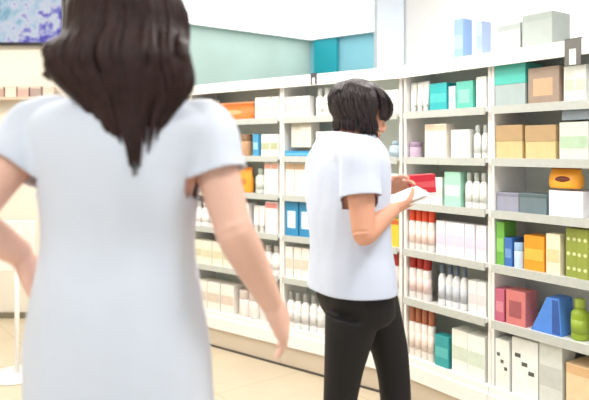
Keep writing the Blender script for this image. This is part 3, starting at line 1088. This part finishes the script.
arms2 = [dict(pts=[sN, sN + (eN - sN) * .35, eN - (eN - sN) * .12, eN, eN + (wN - eN) * .3, wN], rad=[.046, .043, .036, .034, .034, .024],
              hand=dict(w=wN, d=Q(409, 201, -.02) - wN, pn=(.1, .35, .9), side=(.1, -.9, .2), curl=.22, sc=.92, thumb_close=.7)),
         dict(pts=[sF, sF + (eF - sF) * .35, eF - (eF - sF) * .12, eF, eF + (wF - eF) * .3, wF], rad=[.046, .043, .036, .034, .034, .024],
              hand=dict(w=wF, d=Q(412, 184, .07) - wF, pn=(.2, -.75, -.25), side=(.1, -.2, .9), curl=.35, sc=.92, thumb_close=.5))]
o2 = Vector((Q(358, 300).x, D2, 0))
neck2 = [Q(347, 152), Q(351, 138), Q(355, 128), Q(358, 117)]
P2, T2, hb2 = person('person', o2, r2, f2, torso2, h2, arms2, legs2, M_skin2, neck2)
tag(P2, 'person with a dark bob in white tunic and black trousers, reading beside the shelves', 'person')
t2v = T2.to_translation()
cu2 = [(352, 131, .058, .062), (349.5, 140, .105, .080), (347, 151, .160, .102), (346, 170, .174, .116), (347, 200, .166, .118), (349, 240, .160, .116),
       (351, 270, .170, .124), (351, 298, .180, .130)]
st = spline([tuple(Q(px, py)) + (a, b) for px, py, a, b in cu2], 4)
rings = [ering(Vector(s[:3]), r2, f2, s[3], s[4], 40, 2.3) for s in st]
dN = (eN - sN).normalized(); dF = (eF - sF).normalized()
cN = sN + (eN - sN) * .52; cF = sF + (eF - sF) * .58
cloth('tunic', P2, T2, [rings], [([sN + Vector((-.03, .06, .01)), sN, sN + dN * .07, cN + dN * .02], [.056, .062, .062, .064]),
                                 ([sF - Vector((-.03, .06, -.01)), sF, sF + dF * .07, cF + dF * .02], [.056, .062, .060, .062])],
      M_tunic, [(cN, dN, .068), (cF, dF, .066), (Q(351, 288), -Z, .35), (Q(352, 134), Vector((.15, 0, 1)), .075)], .006, (.006, 10.))
tt = []
for l in legs2:
    pts = l['pts']
    tt.append((pts[:4] + [pts[4] - Z * .04], [.086, .062, .050, .056, .070]))
cloth('trousers', P2, T2, [[ering(Q(px, py), r2, f2, a, b, 28, 2.3) for px, py, a, b in ((352, 278, .152, .110), (355, 298, .158, .110), (357, 310, .150, .104), (358, 320, .12, .085))]], tt, M_trB,
      [(l['pts'][4] - Z * .02, -Z, .13) for l in legs2] + [(Q(352, 284), Z, .25)], .006, (.004, 10.))
for l in legs2:
    e = l['pts'][-1] - o2
    shoe(P2, (e.x, e.y, 0), l['toe'], M_shoeB, M_shoeB)
# collar of the tunic
bm = bmesh.new()
# bob hair
bm.free(); bm = bmesh.new()
cap_shell(bm, hb2, .018, lambda h: 2.02 if h < .12 else 2.02 + (h - .12) / .05 * .9 if h < .17 else 2.92, [.0, .03, .06, .09, .12, .145, .165, .185, .20, .214, .2195])


def hang2(phi, p):
    pts = []
    L = .028 + .012 * math.cos(phi) + random.uniform(-.012, .01)
    for j in range(1, 5):
        t = j / 4
        pts.append(p - hb2.u * L * t * .7 - Z * L * t * .3 + hb2.f * (.012 * t * t) + Vector((random.uniform(-.002, .002),) * 3))
    return pts


strands(bm, hb2, lambda i: -2.05 + 4.1 * ((i * .61803) % 1), 170, None, .0065, .018, hang2)
for i in range(46):      # fringe falling forward over the brow
    phi = (2.2 + .9 * random.random()) * (1 if i % 2 else -1)
    pts = []
    for j in range(7):
        t = j / 6
        pts.append(hb2.surf(phi * (.80 + .20 * t), .214 - t * (.095 + .03 * (1 - abs(abs(phi) - 2.2))), .016 + .006 * math.sin(PI * t) + random.uniform(-.002, .003)))
    tube(bm, pts, [.004, .006, .007, .007, .006, .005, .0015], 6, flat=.6)
finish('hair', bm, M_hair2, P2, True)
# watch on the far wrist
d = (wF - eF).normalized()
c = wF - d * .012 + t2v
u = d.cross(Z).normalized(); v = u.cross(d).normalized()
bm = bmesh.new()
for a in (0,):
    o_ = []; i_ = []
    loft(bm, [ering(c - d * .010, u, v, .0305, .0285, 24), ering(c + d * .010, u, v, .0295, .0275, 24)])
wb = finish('wristwatch', bm, M_black, P2, True)
bm = bmesh.new()
wd = (v * .5 - Y * .8); wd = (wd - d * wd.dot(d)).normalized()
e1 = wd.cross(d).normalized()
loft(bm, [ering(c + wd * .026, d, e1, .015, .015, 20), ering(c + wd * .036, d, e1, .014, .014, 20)])
finish('watch_face', bm, M_black, wb, True)

# things in the hands of the standing person
pc = Q(404, 203, -.03)
lf = empty('leaflet', pc + Vector((0, 0, .012)))
lf.rotation_euler = (math.radians(12), math.radians(-17), math.radians(12))
tag(lf, 'white folded leaflet held in the near hand of the person in black trousers', 'leaflet')
M_paper = mat('white_paper', (.97, .965, .96), .6, .01)
bm = bmesh.new(); box(bm, -.065, .065, -.05, .05, 0, .004)
finish('back_sheet', bm, M_paper, lf)
bm = bmesh.new()
n = 8
loft(bm, [[Vector((x, -.05, .0045 + .010 * math.sin(PI * (x + .065) / .26))), Vector((x, .05, .0045 + .010 * math.sin(PI * (x + .065) / .26))),
           Vector((x, .05, .0055 + .010 * math.sin(PI * (x + .065) / .26))), Vector((x, -.05, .0055 + .010 * math.sin(PI * (x + .065) / .26)))] for x in [-.065 + .13 * i / n for i in range(n + 1)]])
finish('cover_sheet', bm, M_paper, lf)
pr = Q(426, 185, .085)
rb = item('carton', .092, .045, .062, 'd3283c', 'e05a60')
rb.location = pr - Vector((0, 0, .031))
rb.rotation_euler = (0, math.radians(-3), math.radians(12))
tag(rb, 'bright red carton held in the far hand of the person in black trousers', 'box')

# ------------------------------------------------------------------ lamps
M_lamp = emis('lamp_diffuser', (1, .985, .96), 6)
M_alu = mat('lamp_frame', (.85, .85, .85), .4)
LG = [('over the walkway behind the photographer', -.9, -.4), ('over the walking person', -1.2, 2.2), ('over the standing person', 1.0, 1.3),
      ('in front of the left shelving', -.3, 3.0), ('beside the display screen', -2.3, 3.7), ('added over the right hand shelving to brighten the white wall', .95, 3.15)]  # last lamp is added out of view to brighten the right wall
for i, (lb, x, y) in enumerate(LG):
    r = empty('ceiling_light', (x, y, HC))
    tag(r, 'square recessed ceiling light %s' % lb, 'light', 'square ceiling lights')
    bm = bmesh.new()
    for a, b, c_, d_ in ((-.32, .32, -.32, -.29), (-.32, .32, .29, .32), (-.32, -.29, -.29, .29), (.29, .32, -.29, .29)):
        box(bm, a, b, c_, d_, -.02, 0)
    finish('frame', bm, M_alu, r)
    bm = bmesh.new(); box(bm, -.29, .29, -.29, .29, -.012, 0)
    finish('diffuser', bm, M_lamp, r)
    L = bpy.data.lights.new('ceiling_lamp', 'AREA')
    L.shape = 'SQUARE'; L.size = .58; L.energy = 17 if y == 3.15 else 34; L.color = (1, .985, .96)
    lo = bpy.data.objects.new('ceiling_lamp', L); COL.objects.link(lo)
    lo.location = (x, y, HC - .03)
# glowing panel added to brighten the ceiling and walls beyond the shelving
r = empty('added_ceiling_glow', (.2, 6.9, HC))
tag(r, 'large white glowing panel added to brighten the ceiling of the teal walled room', 'light')
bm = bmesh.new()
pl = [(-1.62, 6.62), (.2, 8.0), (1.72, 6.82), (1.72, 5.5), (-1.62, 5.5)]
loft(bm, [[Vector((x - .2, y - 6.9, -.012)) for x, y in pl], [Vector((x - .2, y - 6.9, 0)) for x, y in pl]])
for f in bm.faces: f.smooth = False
finish('diffuser', bm, emis('ceiling_fill_glow', (.985, .985, .98), 2.8), r)
for a, b in zip(pl, pl[1:] + pl[:1]):
    a = Vector((a[0] - .2, a[1] - 6.9, 0)); b = Vector((b[0] - .2, b[1] - 6.9, 0))
    d = (b - a).normalized(); n = Vector((d.y, -d.x, 0)) * -.02
    bm = bmesh.new()
    loft(bm, [[p + Vector((0, 0, -.02)) for p in (a, b, b + n, a + n)], [p for p in (a, b, b + n, a + n)]])
    for f in bm.faces: f.smooth = False
    finish('edge_trim', bm, M_alu, r)
# daylight from the open shop front behind the photographer
w = bpy.data.worlds.new('daylight'); S.world = w
w.use_nodes = True
bg = w.node_tree.nodes['Background']
bg.inputs[0].default_value = (.93, .97, 1, 1)
bg.inputs[1].default_value = .95

# ------------------------------------------------------------------ camera
cam = bpy.data.cameras.new('camera')
co = bpy.data.objects.new('camera', cam); COL.objects.link(co)
co.location = (0, 0, CAMH); co.rotation_euler = (PI / 2, 0, 0)
cam.sensor_width = 36; cam.sensor_fit = 'HORIZONTAL'
cam.lens = F / 589 * 36
cam.shift_y = -50 / 589
cam.clip_start = .05
cam.dof.use_dof = True
cam.dof.focus_distance = 2.6
cam.dof.aperture_fstop = 2.4
S.camera = co
vs = S.view_settings
vs.view_transform = 'Standard'; vs.look = 'None'; vs.gamma = 1; vs.use_curve_mapping = False
vs.exposure = -.30
